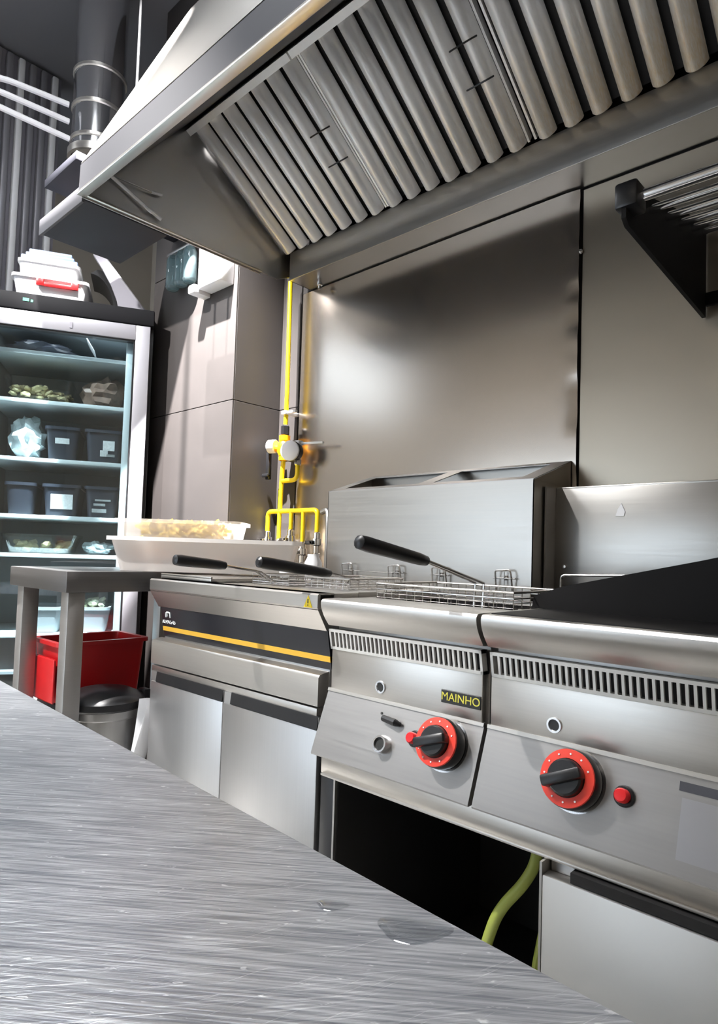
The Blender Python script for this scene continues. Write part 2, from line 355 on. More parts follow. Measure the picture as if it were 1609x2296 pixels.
# ------------------------------------------------------------------ steel splash sheets on the back wall
def wavy(x0, x1, z0, z1, y, a, seed, edge=0):
    def fn(u, v):
        x = x0+(x1-x0)*u; z = z0+(z1-z0)*v
        d = a*(math.sin(2.1*x+1.3*z+seed)+.7*math.sin(1.1*x-2.9*z+seed*2)+.45*math.sin(4.3*z+.9*x+seed*.7))
        if edge: d -= edge*max(0, u-.97)/.03*(.5+.5*math.sin(z*23+math.sin(z*51)))
        return Vector((x, y-d, z))
    return fn
single('splashback_sheet', B().sheet(wavy(-1.828, -.727, .95, 1.995, WY-.0165, .0036, .4, .006), 60, 50, (0, .0015, 0)), SHEET, 'large brushed steel splashback sheet behind the fryers', 'steel sheet', (-1.3, WY-.012, .95), ang=60)
single('splashback_sheet', B().sheet(wavy(-.722, 1.6, .95, 1.995, WY-.0085, .0018, 2.1), 40, 50, (0, .0015, 0)), SHEET_WORN, 'stained brushed steel sheet right of the dented seam', 'steel sheet', (0, WY-.008, .95), ang=60)
single('rivet', B().lathe([(0, 0), (.008, 0), (.008, .002), (.004, .006), (0, .007)], (-.727, 1.606, 1.826), (0, -1, 0), 14), CHROME, 'small bright rivet at the splashback seam', 'rivet', (-.727, 1.606, 1.826))

# ------------------------------------------------------------------ extractor hood
hood = thing('extractor_hood', 'large stainless steel extractor hood with baffle filters over the cooking line', 'hood', (-.8, .74, 2.0))
HX0, HX1 = -1.81, 1.6
part('front_fascia', B().prism([(.735, 2.0), (.737, 2.082), (.745, 2.086), (.745, 2.0)], HX0, HX1), HOODFAS, hood)
part('sloped_front', B().prism([(.738, 2.087), (1.06, 2.76), (1.066, 2.757), (.746, 2.087)], HX0, HX1), STEEL, hood)
part('lower_lip', B().box(HX0-.004, HX1, .731, .757, 1.994, 2.003, .003), STEEL, hood)
part('inner_front', B().prism([(.745, 2.004), (1.072, 2.392), (1.078, 2.388), (.757, 2.003)], HX0+.003, HX1), HOODFAS, hood)
part('end_panel', B().prism([(.742, 2.0), (1.46, 2.0), (1.6, 2.06), (1.6, 2.75), (1.056, 2.75), (.742, 2.085)], HX0-.003, HX0+.0), HOODST, hood)
part('end_rim', B().box(HX0-.004, HX0+.012, .745, 1.385, 1.996, 2.003, .002).box(HX0-.004, HX0+.0, .745, 1.385, 1.992, 2.004), STEEL, hood)
part('top_panel', B().box(HX0, HX1, 1.06, 1.615, 2.75, 2.755), HOODST, hood)
part('back_panel', B().box(HX0, HX1, 1.61, 1.615, 2.0, 2.75), DARK, hood)
part('grease_gutter', B().box(-1.785, HX1, 1.497, 1.5, 2.0, 2.103, .001).box(-1.785, HX1, 1.5, 1.54, 2.09, 2.093).box(-1.785, -1.782, 1.5, 1.61, 2.0, 2.1), STEEL, hood)
part('gutter_underside', B().box(-1.785, HX1, 1.5, 1.609, 2.0, 2.004), HOODST, hood)
part('gutter_bolt', B().lathe([(0, -.03), (.006, -.03), (.006, -.018), (.011, -.016), (.011, -.006), (.006, -.004), (.006, 0)], (-1.70, 1.57, 2.0), (0, 0, 1), 12), CHROME, hood, label='small bright bolt')
# filters on the slope from (1.5,2.105) to (1.095,2.375)
S0 = Vector((0, 1.492, 2.108)); S1 = Vector((0, 1.088, 2.378)); sd = (S1-S0).normalized(); sn = Vector((0, -sd.z, sd.y)); L = (S1-S0).length
if sn.z > 0: sn = -sn     # outward (towards the cook)
def sl_pt(x, t, h): p = S0+sd*t+sn*h; return Vector((x, p.y, p.z))
def bafprof(w, h, n=9):
    return [(-w/2+w*i/n, h*(math.sin(PI*i/n)**.55)) for i in range(n+1)]
def baffle_mesh(wd, h):
    b = B(); out = bafprof(wd, h); inn = [(x*.93, max(0, y-.0012)) for x, y in out]
    rings = []
    for t in (0.0, .004, L-.004, L):
        k = .86 if t in (0.0, L) else 1
        rings.append([b.bm.verts.new(sl_pt(x*k, t, y*k)) for x, y in out])
    for r0, r1 in zip(rings, rings[1:]):
        for i in range(len(out)-1): b.bm.faces.new((r0[i], r0[i+1], r1[i+1], r1[i]))
    for r in (rings[0], rings[-1]): b.bm.faces.new(r)
    b.bm.faces.new([rings[0][0], rings[-1][0], rings[-1][-1], rings[0][-1]])
    return b
pitch = .0705
for fi, x0 in enumerate((-1.812, -1.314, -.806, -.30, .206, .712, 1.218)):
    nb = 7; wdt = nb*pitch if x0 < 1.2 else .38
    nb = 7 if x0 < 1.2 else 5
    ft = part('baffle_filter', B().prism([(S0.y+.0, S0.z+.012), (S1.y+.0, S1.z+.012), (S1.y, S1.z+.02), (S0.y, S0.z+.02)], x0+.004, x0+wdt), DARK, hood)
    first = None
    for i in range(nb):
        off = (x0+.006+pitch*(i+.5), 0, 0)
        if first is None:
            me = link_mesh('baffle', baffle_mesh(.050, .030), FILTER, ang=50); first = me
        o = bpy.data.objects.new('baffle', first); COL.objects.link(o); o.parent = ft
        o.matrix_parent_inverse = Matrix(); o.location = Vector(off)-Vector(root_of(hood).location)
    fb = B()
    for xa in (x0+.002, x0+wdt-.003):
        fb.prism([(S0.y, S0.z), (S1.y, S1.z), (S1.y+.01, S1.z+.02), (S0.y+.01, S0.z+.02)], xa, xa+.006)
    a = sl_pt(0, L-.014, .034); c = sl_pt(0, L+.006, .034); d = sl_pt(0, L+.006, -.01); e = sl_pt(0, L-.004, -.002)
    fb.prism([(a.y, a.z), (c.y, c.z), (d.y, d.z), (e.y, e.z)], x0+.002, x0+wdt)
    part('filter_frame', fb, FILTER, ft)
    if fi < 6:
        hx = x0+wdt-.055
        for t in (.19, .285):
            part('handle', B().tube(fillet([sl_pt(hx-.025, t, .028), sl_pt(hx-.02, t+.004, .045), sl_pt(hx+.045, t+.004, .045), sl_pt(hx+.05, t, .028)], .01), .0022, 6), BLACK, ft, label='thin dark wire handle')
hw = thing('hood_stay', 'white metal stay rods on the inside end of the extractor hood', 'stay rod', (-1.80, .81, 2.0))
part('thick_rod', B().tube([(-1.797, .805, 2.09), (-1.797, .93, 2.04)], .0055, 8), WHITE, hw)
part('hook', B().tube(fillet([(-1.797, .93, 2.04), (-1.79, .945, 2.028), (-1.80, .955, 2.035), (-1.797, .985, 2.022)], .01), .006, 8), WHITE, hw)
part('thin_rod', B().tube([(-1.80, .825, 2.088), (-1.80, .95, 2.094)], .0022, 6), WIRE, hw)
part('tip', B().cyl((-1.80, .95, 2.094), (-1.80, .985, 2.10), .0045, seg=8), WHITE, hw)

# dark soffit left of the hood, added panel that shades the pier, ducts
sf = thing('soffit', 'dark soffit panels hung beside the extractor hood', 'soffit', (-1.97, .76, 1.99))
part('panel', B().box(-2.13, -1.818, .757, 1.02, 1.99, 2.03, .003), SOFFIT, sf)
part('edge_strip', B().box(-2.13, -1.818, .748, .757, 1.984, 2.035, .002), HOODFAS, sf)
part('hanger_rod', B().cyl((-2.10, .9, 2.03), (-2.10, .9, 2.299), .005, seg=8).cyl((-2.03, 1.0, 2.03), (-2.03, 1.0, 3.4), .005, seg=8), BLACK, sf)
us = single('shadow_panel', B().box(-2.42, -2.152, .86, 1.389, 2.30, 2.33, .002), SOFFIT, 'added dark panel shading the tiled pier from high up', 'shelf', (-2.3, 1.2, 2.30))  # added only to cast the diagonal shadow edge on the pier
dv = thing('vent_duct', 'round silver vent duct hanging in the upper left', 'duct', (-2.62, 1.13, 2.7))
part('pipe', B().cyl((-2.62, 1.13, 2.62), (-2.62, 1.13, 3.4), .10, seg=32), CHROME, dv)
for z in (2.66, 2.8, 2.95): part('band', B().lathe([(.101, 0), (.106, .004), (.106, .016), (.101, .02)], (-2.62, 1.13, z)), STEEL, dv)
part('end_ring', B().lathe([(.1, 0), (.112, 0), (.112, .03), (.1, .03)], (-2.62, 1.13, 2.6)), STEEL, dv)
for i, (z, y) in enumerate(((2.775, .70), (2.70, .66), (2.625, .62))):
    single('conduit_pipe', B().tube(fillet([(-3.322, y, z), (-2.66+.03*i, y, z), (-2.60+.01*i, 1.0, z)], .12, 8), .011, 10), WHITE,
           ('uppermost white bent conduit pipe beside the round duct', 'middle white bent conduit pipe beside the round duct', 'lowest white bent conduit pipe beside the round duct')[i], 'pipe', (-2.6, y, z), group='bent conduit pipes')
st = thing('ribbed_duct', 'ribbed pale metal duct standing above the glass fridge', 'duct', (-3.2, 1.1, 2.0))
part('body', B().box(-3.46, -3.36, .55, 1.25, 1.99, 3.4), GREYP, st)
rb = None
for i in range(13):
    o_ = B().box(-3.36, -3.325, .56+i*.053, .59+i*.053, 2.0, 3.38, .008)
    part('rib', o_, FRAME if i % 3 else WHITE, st)

# glass lamp and wall box beside the pier
wbx = thing('wall_box', 'pale grey junction box high on the sunlit pier', 'junction box', (-2.07, 1.39, 2.0))
part('body', B().box(-2.12, -1.975, 1.325, 1.389, 2.0, 2.16, .004), WHITE, wbx)
part('cover_lip', B().box(-2.165, -2.121, 1.31, 1.389, 1.985, 2.02, .008), WHITE, wbx)
gl = thing('glass_lamp', 'clear glass lamp jars on a wall arm beside the hood', 'lamp', (-2.30, 1.35, 2.06))
part('holder', B().box(-2.38, -2.20, 1.335, 1.365, 2.205, 2.22, .004).box(-2.30, -2.28, 1.36, 1.389, 2.20, 2.225, .003), STEEL_DK, gl)
for x in (-2.35, -2.285, -2.225):
    part('glass_jar', B().lathe([(.0, 0), (.022, 0), (.028, .01), (.028, .12), (.018, .14), (.016, .14), (.025, .118), (.025, .012), (0, .004)], (x, 1.352, 2.065)), GLASSJ, gl)

# ------------------------------------------------------------------ gas pipe manifold
PY = 1.56
gp = thing('gas_pipe', 'yellow gas supply pipe with regulator and five-way manifold on the wall', 'gas pipe', (-1.85, PY, 1.04))
PR = .0085
part('riser', B().tube([(-1.851, PY, 2.035), (-1.846, PY, 1.60), (-1.849, PY, 1.47)], PR, 14), YEL, gp)
part('wall_clip', B().box(-1.862, -1.79, PY-.006, PY+.006, 1.525, 1.535, .002).box(-1.86, -1.836, PY-.014, WY-.007, 1.523, 1.537, .002), WHITE, gp)
part('union_nut', B().lathe([(.009, -.02), (.016, -.018), (.016, .014), (.01, .02)], (-1.85, PY, 1.465), (0, 0, 1), 6), BLACK, gp)
rg = part('regulator', B().lathe([(.012, .05), (.021, .048), (.021, .03), (.018, .026), (.026, .015), (.027, -.015), (.02, -.028), (.02, -.045), (.014, -.048)], (-1.851, PY, 1.395), (0, 0, 1), 20), ORANGE, gp, label='orange yellow regulator body')
part('side_port', B().cyl((-1.851, PY, 1.395), (-1.89, PY-.012, 1.398), .013, seg=14), ORANGE, rg)
part('left_cap', B().lathe([(0, 0), (.024, 0), (.026, .004), (.026, .03), (.022, .034), (0, .034)], (-1.887, PY-.01, 1.405), (-1, -.25, 0), 18), WHITE, rg, label='white cap')
part('lever', B().box(-1.935, -1.915, PY-.02, PY-.005, 1.28, 1.385, .003).box(-1.95, -1.915, PY-.025, PY-.01, 1.29, 1.302, .002), BLACK, gp)
gg = part('pressure_gauge', B().lathe([(0, 0), (.034, 0), (.037, .004), (.037, .022), (.03, .026), (0, .026)], (-1.782, PY-.02, 1.375), (.35, -.93, 0), 24), WHITE, gp, label='white round pressure gauge')
part('gauge_case', B().lathe([(.037, -.016), (.039, -.012), (.039, .012), (.0375, .014)], (-1.782, PY-.02, 1.375), (.35, -.93, 0), 24), BLACK, gg)
part('gauge_rod', B().cyl((-1.80, PY, 1.408), (-1.64, PY, 1.398), .0045, seg=8).box(-1.815, -1.755, PY-.015, PY+.01, 1.398, 1.416, .003), WHITE, gp)
part('down_pipe', B().tube([(-1.853, PY, 1.35), (-1.858, PY, 1.30), (-1.863, PY, 1.16)], PR, 14), YEL, gp)
part('loop_pipe', B().tube(fillet([(-1.858, PY, 1.272), (-1.772, PY, 1.272), (-1.772, PY, 1.33)], .03), PR, 12), YEL, gp)
part('loop_nut', B().lathe([(.009, 0), (.013, .003), (.013, .022), (.009, .025)], (-1.772, PY, 1.325), (0, 0, 1), 6), WIRE, gp)
part('manifold', B().tube(fillet([(-1.931, PY, 1.085), (-1.931, PY, 1.158), (-1.656, PY, 1.158), (-1.656, PY, 1.08)], .02), PR*1.05, 14), YEL, gp)
for x, z in ((-1.864, 1.055), (-1.797, 1.09), (-1.731, 1.045)): part('drop_pipe', B().cyl((x, PY, 1.158), (x, PY, z), PR*.95, seg=12), YEL, gp)
for x, z in ((-1.931, 1.085), (-1.864, 1.055), (-1.797, 1.09), (-1.731, 1.045), (-1.656, 1.08)):
    v = part('valve', B().lathe([(.008, 0), (.012, -.004), (.012, -.022), (.017, -.024), (.017, -.046), (.011, -.05), (.011, -.075), (.014, -.077), (.014, -.095), (0, -.095)], (x, PY, z), (0, 0, 1), 14), CHROME, gp, label='chrome shut-off valve')
    part('valve_lever', B().box(x-.03, x+.006, PY-.03, PY-.022, z-.045, z-.032, .002).cyl((x, PY-.03, z-.036), (x, PY-.01, z-.036), .006, seg=8), WIRE if x < -1.7 else BLACK, v)
    part('flexible_hose', B().tube(fillet([(x, PY, z-.09), (x, PY, z-.25), (x+.06, PY, .75), (x+.12, PY+.01, .5)], .08), .011, 10), STEEL_DK, gp)
part('grey_hose', B().tube(fillet([(-1.645, PY+.01, 1.15), (-1.615, PY+.01, 1.16), (-1.60, PY, 1.10), (-1.605, PY, .8)], .04), .010, 10), STEEL_DK, gp)

# ------------------------------------------------------------------ left fryer (black panel, gold strip)
RX0, RX1 = -1.735, -1.02
rf = thing('fryer_cabinet', 'steel fryer cabinet with black fascia, gold strip and two doors', 'fryer', (-1.38, 1.2, 0))
part('body', B().box(RX0+.01, RX1-.005, 1.02, 1.385, .12, .905, .002), STEEL_DK, rf)
part('top_frame', B().box(RX0, RX1, .975, 1.10, .895, .915, .003).box(RX0, RX1, 1.32, 1.388, .895, .915, .003).box(RX0, RX0+.32, 1.10, 1.32, .895, .915).box(RX1-.035, RX1, 1.10, 1.32, .895, .915), STEEL, rf)
part('top_fascia', B().prism([(.974, .915), (.97, .911), (.97, .884), (.973, .88), (1.02, .88), (1.02, .915)], RX0, RX1), STEEL, rf)
part('sloped_fascia', B().prism([(.972, .879), (1.001, .832), (1.02, .832), (1.02, .879)], RX0, RX1), STEEL, rf)
bp_ = part('black_fascia', B().prism([(1.002, .832), (1.018, .745), (1.03, .745), (1.03, .832)], RX0+.012, RX1+.002), PANELBLK, rf, label='glossy black control fascia')
part('gold_strip', B().prism([(1.0115, .775), (1.0135, .762), (1.02, .762), (1.02, .775)], RX0+.012, RX1+.002), GOLD, bp_, label='gold strip')
part('ledge', B().prism([(1.0, .737), (.992, .735), (.988, .729), (.988, .667), (1.02, .667), (1.02, .74)], RX0-.006, RX1-.008), STEEL, rf)
part('door_strip', B().box(RX0-.004, RX1-.012, .99, 1.02, .645, .662, .001), STEEL, rf)
for a, b_ in ((RX0+.002, -1.374), (-1.371, RX1-.002)):
    d_ = part('door', B().box(a, b_, .985, 1.01, .13, .617, .002).box(a, b_, .988, 1.01, .617, .645), STEEL_V, rf)
    part('handle_recess', B().prism([(.984, .618), (.9875, .646), (1.0, .646), (1.0, .618)], a+.03, b_-.002), BLACK, d_, label='dark recessed pull')
for x in (RX0+.04, RX1-.05):
    for y in (1.03, 1.34): part('foot', B().cyl((x, y, 0), (x, y, .125), .022, seg=14), STEEL_DK, rf)
ws = part('warning_sticker', B().prism([(-1.064, .883), (-1.036, .883), (-1.05, .910)], .9692, .9698, 'y'), WARN, rf, label='yellow triangular warning sticker')
part('warning_mark', B().box(-1.0515, -1.0485, .9688, .9693, .892, .902).box(-1.0515, -1.0485, .9688, .9693, .887, .8895), BADGE, ws)
RRX = Euler((PI/2+math.radians(-10), 0, 0))
text('brand_lettering', 'REPAGAS', .017, (-1.685, 1.0085, .790), Euler((math.radians(80), 0, 0)), LABEL, bp_)
part('brand_emblem', B().tube(fillet([(-1.697, 1.0058, .803), (-1.697, 1.0036, .818), (-1.675, 1.0036, .818), (-1.675, 1.0058, .803)], .008), .0022, 6).tube([(-1.6905, 1.0055, .806), (-1.6905, 1.004, .816)], .0015, 6), LABEL, bp_)
lid = single('steel_tray', B().box(-1.728, -1.47, 1.0, 1.37, .916, .926, .003).box(-1.728, -1.47, 1.0, 1.006, .926, .931, .001), STEEL, 'flat steel tray under the white tubs on the fryer', 'tray', (-1.6, 1.2, .916))

# ------------------------------------------------------------------ single fryer with twin flue
def nose(x0, x1, parent):
    pr = [(.975, .906), (.969, .905), (.965, .900), (.9645, .895), (.966, .887), (.969, .879), (.9745, .869), (.9815, .859), (.9905, .848), (1.02, .846), (1.02, .906)]
    return part('rounded_front_rail', B().prism(pr, x0, x1), STEEL, parent, ang=25)
def vent(x0, x1, parent):
    z0, z1 = .796, .840; yb, yt = 1.0, .991
    v = part('vent_back', B().prism([(yt+.014, z1), (yb+.014, z0), (yb+.018, z0), (yt+.018, z1)], x0, x1), DARK, parent)
    fr_ = B()
    def yy(z): return yb+(yt-yb)*(z-z0)/(z1-z0)
    for za, zb in ((z0, z0+.006), (z1-.006, z1)): fr_.prism([(yy(za)-.002, za), (yy(zb)-.002, zb), (yy(zb)+.014, zb), (yy(za)+.014, za)], x0, x1)
    for xa, xb in ((x0, x0+.005), (x1-.005, x1)): fr_.prism([(yy(z0)-.002, z0), (yy(z1)-.002, z1), (yy(z1)+.014, z1), (yy(z0)+.014, z0)], xa, xb)
    part('vent_frame', fr_, VENTST, v)
    n = int(round((x1-x0-.01)/.0112)); p = (x1-x0-.01)/n
    src = None
    for i in range(1, n):
        x = x0+.005+p*i
        if src is None:
            src = part('slat', B().prism([(yy(z0+.006)-.0015, z0+.0055), (yy(z1-.006)-.0015, z1-.0055), (yy(z1-.006)+.004, z1-.0055), (yy(z0+.006)+.004, z0+.0055)], x-.0022, x+.0022), VENTST, v); base = x
        else: share('slat', src, v, (x-base, 0, 0))
    return v
PN = Vector((0, -.127, .047)).normalized()      # outward normal of the sloped control panel
PD = Vector((0, -.047, -.127)).normalized()     # down the panel
def on_panel(x, z, h=0):
    t = (.709-z)/.128; return Vector((x, 1.001-.048*t, z))+PN*(h+.0001)
def control_panel(x0, x1, parent):
    return part('control_panel', B().prism([(1.004, .709), (1.001, .709), (.953, .581), (.954, .578), (.97, .578), (1.02, .70)], x0, x1), STEEL_DK, parent)
def top_seam(x0, x1, parent):
    return part('panel_top_lip', B().prism([(.999, .712), (.997, .706), (1.003, .704), (1.006, .712)], x0, x1), STEEL, parent)
def knob(x, z, parent, ang):
    o = on_panel(x, z); k = part('knob', B().lathe([(0, 0), (.036, 0), (.043, .003), (.045, .010), (.0445, .026), (.041, .034), (0, .034)], o, PN, 36), BLACK, parent, label='black and red temperature knob')
    part('knob_plate', B().lathe([(.036, 0), (.048, 0), (.048, .0015), (.036, .0015)], o, PN, 36), CHROME, k)
    part('dial_ring', B().lathe([(.0285, .0345), (.029, .0355), (.0425, .0345), (.043, .031), (.042, .0335), (.0285, .034)], o, PN, 36), REDL, k, label='red dial ring')
    part('knob_cap', B().lathe([(.028, .034), (.027, .044), (.024, .047), (0, .047)], o, PN, 30), BLACK, k)
    u = Vector((1, 0, 0)); v = PN.cross(u).normalized(); a = u*math.cos(ang)+v*math.sin(ang); b = PN.cross(a)
    M = Matrix(((a.x, b.x, PN.x, o.x), (a.y, b.y, PN.y, o.y), (a.z, b.z, PN.z, o.z), (0, 0, 0, 1)))
    part('knob_grip', B().box(-.034, .03, -.0085, .0085, .034, .058, .004, 2, M), BLACK, k)
    for j in range(10):
        th = PI*.15+j*PI*.17; q = o+(u*math.cos(th)+v*math.sin(th))*.0355+PN*.0353
        part('dial_mark', B().lathe([(0, .001), (.0016, .001), (.0016, 0)], q, PN, 6), WHITE, k)
    return k
def button(x, z, parent):
    o = on_panel(x, z); k = part('button', B().lathe([(.010, 0), (.0105, .003), (.0105, .017), (.0085, .020), (0, .0205)], o, PN, 20), REDB, parent, label='red push button')
    part('button_bezel', B().lathe([(.0105, 0), (.0155, 0), (.0155, .003), (.0135, .005), (.0105, .005)], o, PN, 20), BLACK, k); return k
def peep(x, z, y, parent):
    k = part('sight_hole', B().lathe([(.0085, .0005), (.0095, .0025), (.0125, .0025), (.013, .0)], (x, y, z), (0, -1, 0), 24), CHROME, parent, label='sight hole with bright rim')
    part('hole', B().lathe([(.0088, .0008), (0, .0008)], (x, y, z), (0, -1, 0), 24), BADGE, k)
FX0, FX1 = -1.004, -.6135
fy = thing('deep_fryer', 'stainless deep fryer with one red-ringed knob and yellow-on-black name badge', 'fryer', (-.81, 1.2, 0))
part('body', B().box(FX0+.002, FX1-.002, 1.02, 1.395, .582, .86, .002), STEEL_DK, fy)
part('top_deck', B().box(FX0, FX1, .985, 1.115, .896, .905, .002).box(FX0, FX1, 1.37, 1.398, .896, .905).box(FX0, FX0+.014, 1.115, 1.37, .896, .905).box(FX1-.014, FX1, 1.115, 1.37, .896, .905), STEEL, fy)
part('tank', B().box(FX0+.01, FX0+.014, 1.11, 1.37, .862, .897).box(FX1-.014, FX1-.01, 1.11, 1.37, .862, .897).box(FX0+.01, FX1-.01, 1.111, 1.115, .862, .897).box(FX0+.01, FX1-.01, 1.37, 1.374, .862, .897).box(FX0+.01, FX1-.01, 1.11, 1.37, .8605, .864), BLACKM, fy)
nose(FX0, FX1, fy); vent(FX0+.002, FX1-.004, fy)
part('front_panel', B().box(FX0+.004, FX1-.006, 1.0, 1.02, .704, .796, .0015), STEEL, fy)
cp = control_panel(FX0-.003, FX1-.001, fy); top_seam(FX0-.003, FX1-.001, fy)
knob(-.684, .662, cp, math.radians(20)); button(-.752, .658, cp)
peep(-.858, .736, 1.0, fy)
o = on_panel(-.822, .633)
ig = part('igniter', B().lathe([(.018, 0), (.0185, .004), (.016, .016), (.0125, .016), (.0115, .004)], o, PN, 24), CHROME, cp, label='chrome ringed igniter socket')
part('socket_hole', B().lathe([(.0122, .012), (0, .012)], o, PN, 20), BADGE, ig)
part('drain_lever', B().tube([on_panel(-.835, .679, .006), on_panel(-.80, .676, .010), on_panel(-.79, .675, .004)], .007, 10, rad=[.0065, .0075, .004]), BLACK, cp, label='small black lever')
part('screw', B().lathe([(.0028, 0), (.0028, .001), (0, .0015)], on_panel(-.846, .687), PN, 10), BADGE, cp)
bd = part('name_badge', B().box(-.707, -.621, .9975, 1.0, .733, .757, .0008, 1), BADGE, fy, label='black badge with yellow lettering')
text('badge_lettering', 'MAINHO', .021, (-.664, .9972, .745), Euler((PI/2, 0, 0)), BADGET, bd)
# flue
GX0, GX1 = -1.44, -.739
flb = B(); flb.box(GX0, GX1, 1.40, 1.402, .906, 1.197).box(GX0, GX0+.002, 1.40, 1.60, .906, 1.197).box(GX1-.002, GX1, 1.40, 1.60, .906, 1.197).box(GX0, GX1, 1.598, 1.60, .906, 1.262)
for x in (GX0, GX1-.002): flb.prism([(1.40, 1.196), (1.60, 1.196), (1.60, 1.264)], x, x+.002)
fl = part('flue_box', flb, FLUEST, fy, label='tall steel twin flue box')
def sz(y): return 1.197+(y-1.40)*.34
tb = B()
def topstrip(x0, x1, y0, y1): tb.prism([(y0, sz(y0)), (y1, sz(y1)), (y1, sz(y1)+.002), (y0, sz(y0)+.002)], x0, x1)
topstrip(GX0, GX1, 1.40, 1.43); topstrip(GX0, GX1, 1.575, 1.60); topstrip(GX0, GX0+.045, 1.43, 1.575); topstrip(-1.11, -1.06, 1.43, 1.575); topstrip(GX1-.045, GX1, 1.43, 1.575)
part('flue_top', tb, STEEL_DK, fl)
part('flue_inside', B().box(GX0+.003, GX1-.003, 1.404, 1.597, 1.08, 1.085), DARK, fl)
for x in (-1.25, -.93): part('flue_grid', B().box(x-.12, x+.1, 1.49, 1.494, 1.19, 1.20).box(x-.12, x+.1, 1.53, 1.534, 1.20, 1.21), WIRE, fl)
for x in (-1.335, -1.153, -1.0, -.808):
    hk = part('basket_hook', B().tube(fillet([(x-.022, 1.392, .925), (x-.022, 1.385, .975), (x+.018, 1.385, .978), (x+.022, 1.385, .965), (x+.022, 1.392, .928)], .006), .0022, 7), WIRE, fl)
    part('hook_bolt', B().lathe([(.006, 0), (.006, .006), (0, .008)], (x, 1.4, .958), (0, -1, 0), 10).tube([(x-.03, 1.39, .957), (x+.03, 1.39, .957)], .0018, 6).tube([(x, 1.39, .94), (x, 1.39, .972)], .0018, 6), STEEL_DK, hk)
part('hook_rail', B().tube([(-1.33, 1.39, .957), (-1.16, 1.388, .955)], .0018, 6), WIRE, fl)

# ------------------------------------------------------------------ fry baskets
def basket(x0, x1, y0, y1, z0, z1, hp, label, grip0, grip1):
    t = thing('fry_basket', label, 'fry basket', ((x0+x1)/2, (y0+y1)/2, z0), 0, 'wire fry baskets with black grips')
    part('rim', B().tube([(x0, y0, z1), (x1, y0, z1), (x1, y1, z1), (x0, y1, z1)], .0026, 8, closed=True).tube([(x0, y0, z1-.012), (x1, y0, z1-.012), (x1, y1, z1-.012), (x0, y1, z1-.012)], .0016, 6, closed=True), WIRE, t)
    wm_ = B(); nz = max(2, int((z1-z0)/.011))
    for i in range(nz):
        z = z0+(z1-.012-z0)*i/nz; wm_.tube([(x0, y0, z), (x1, y0, z), (x1, y1, z), (x0, y1, z)], .0011, 4, closed=True)
    n = int((x1-x0)/.022)
    for i in range(n+1):
        x = x0+(x1-x0)*i/n; wm_.tube([(x, y0, z1), (x, y0, z0), (x, y1, z0), (x, y1, z1)], .0011, 4)
    n = int((y1-y0)/.03)
    for i in range(n+1):
        y = y0+(y1-y0)*i/n; wm_.tube([(x0, y, z1), (x0, y, z0), (x1, y, z0), (x1, y, z1)], .0011, 4)
    part('wire_mesh', wm_, WIRE, t)
    hx, hy, hz = hp
    h = part('handle', B().tube([(hx-.008, y0, z0+.01), (hx-.008, hy, hz-.004), Vector(grip0)+Vector((-.004, 0, 0))], .0028, 7).tube([(hx+.012, y0, z0+.01), (hx+.012, hy, hz-.004), Vector(grip0)+Vector((.004, 0, 0))], .0028, 7), WIRE, t)
    g0 = Vector(grip0); g1 = Vector(grip1)
    part('grip', B().tube([g0+(g0-g1)*.03, g0, g0+(g1-g0)*.12, g0+(g1-g0)*.9, g1, g1+(g1-g0)*.02], .011, 12, rad=[.005, .0095, .0115, .0135, .012, .006]), BLACK, h, label='black plastic grip')
basket(-.985, -.632, 1.125, 1.36, .868, .938, (-.715, 1.13, .957), 'fry basket nearest the griddle with its grip raised highest', (-.72, .957, .995), (-.72, .774, 1.023))
basket(-1.215, -1.06, 1.11, 1.31, .918, .944, (-1.085, 1.13, .95), 'middle fry basket beside the flue box', (-1.085, 1.066, .957), (-1.085, .856, .9805))
basket(-1.405, -1.255, 1.09, 1.31, .918, .942, (-1.33, 1.048, .955), 'fry basket nearest the white tubs', (-1.33, .944, .9655), (-1.33, .804, .9775))

# ------------------------------------------------------------------ griddle
QX0, QX1 = -.604, .05
gr = thing('griddle', 'stainless griddle unit with black shield and one red-ringed knob, at the right', 'griddle', (-.3, 1.2, 0))
part('body', B().box(QX0+.002, QX1, 1.02, 1.49, .582, .89, .002), STEEL_DK, gr)
part('cooking_plate', B().box(QX0+.004, QX1-.004, .99, 1.495, .89, .908, .002), BLACKM, gr)
nose(QX0, QX1, gr); vent(QX0+.004, QX1-.002, gr)
part('front_panel', B().box(QX0+.002, QX1, 1.0, 1.02, .704, .796, .0015), STEEL, gr)
cp2 = control_panel(QX0-.003, QX1, gr); top_seam(QX0-.003, QX1, gr)
knob(-.438, .661, cp2, math.radians(25)); button(-.362, .658, cp2); peep(-.483, .735, 1.0, gr)
def plate(x0, x1, za, zb, h):
    b = B(); f = [on_panel(x0, za, h), on_panel(x1, za, h), on_panel(x1, zb, h), on_panel(x0, zb, h)]; k = [p-PN*(h) for p in f]
    b.quad(*f)
    for q in range(4): b.quad(f[q], k[q], k[(q+1) % 4], f[(q+1) % 4])
    return b
part('grey_label', plate(-.29, -.16, .684, .696, .0007), GREYLAB, cp2, label='dark grey label')
part('clear_sticker', plate(-.285, -.15, .60, .676, .0005), mat('sticker_film', (.43, .43, .45), .34, .9), cp2, label='faint clear sticker')
part('black_shield', B().prism([(-.63, .907), (-.625, .932), (-.566, .953), (-.32, 1.010), (.04, 1.10), (.04, .907)], 1.195, 1.203, 'y'), BLACKM, gr, label='black grease shield rising to the right')
part('guard_wire', B().tube(fillet([(-.642, 1.35, .91), (-.642, 1.35, .972), (-.5, 1.35, .977), (0, 1.35, .985)], .01), .0028, 8), WIRE, gr)
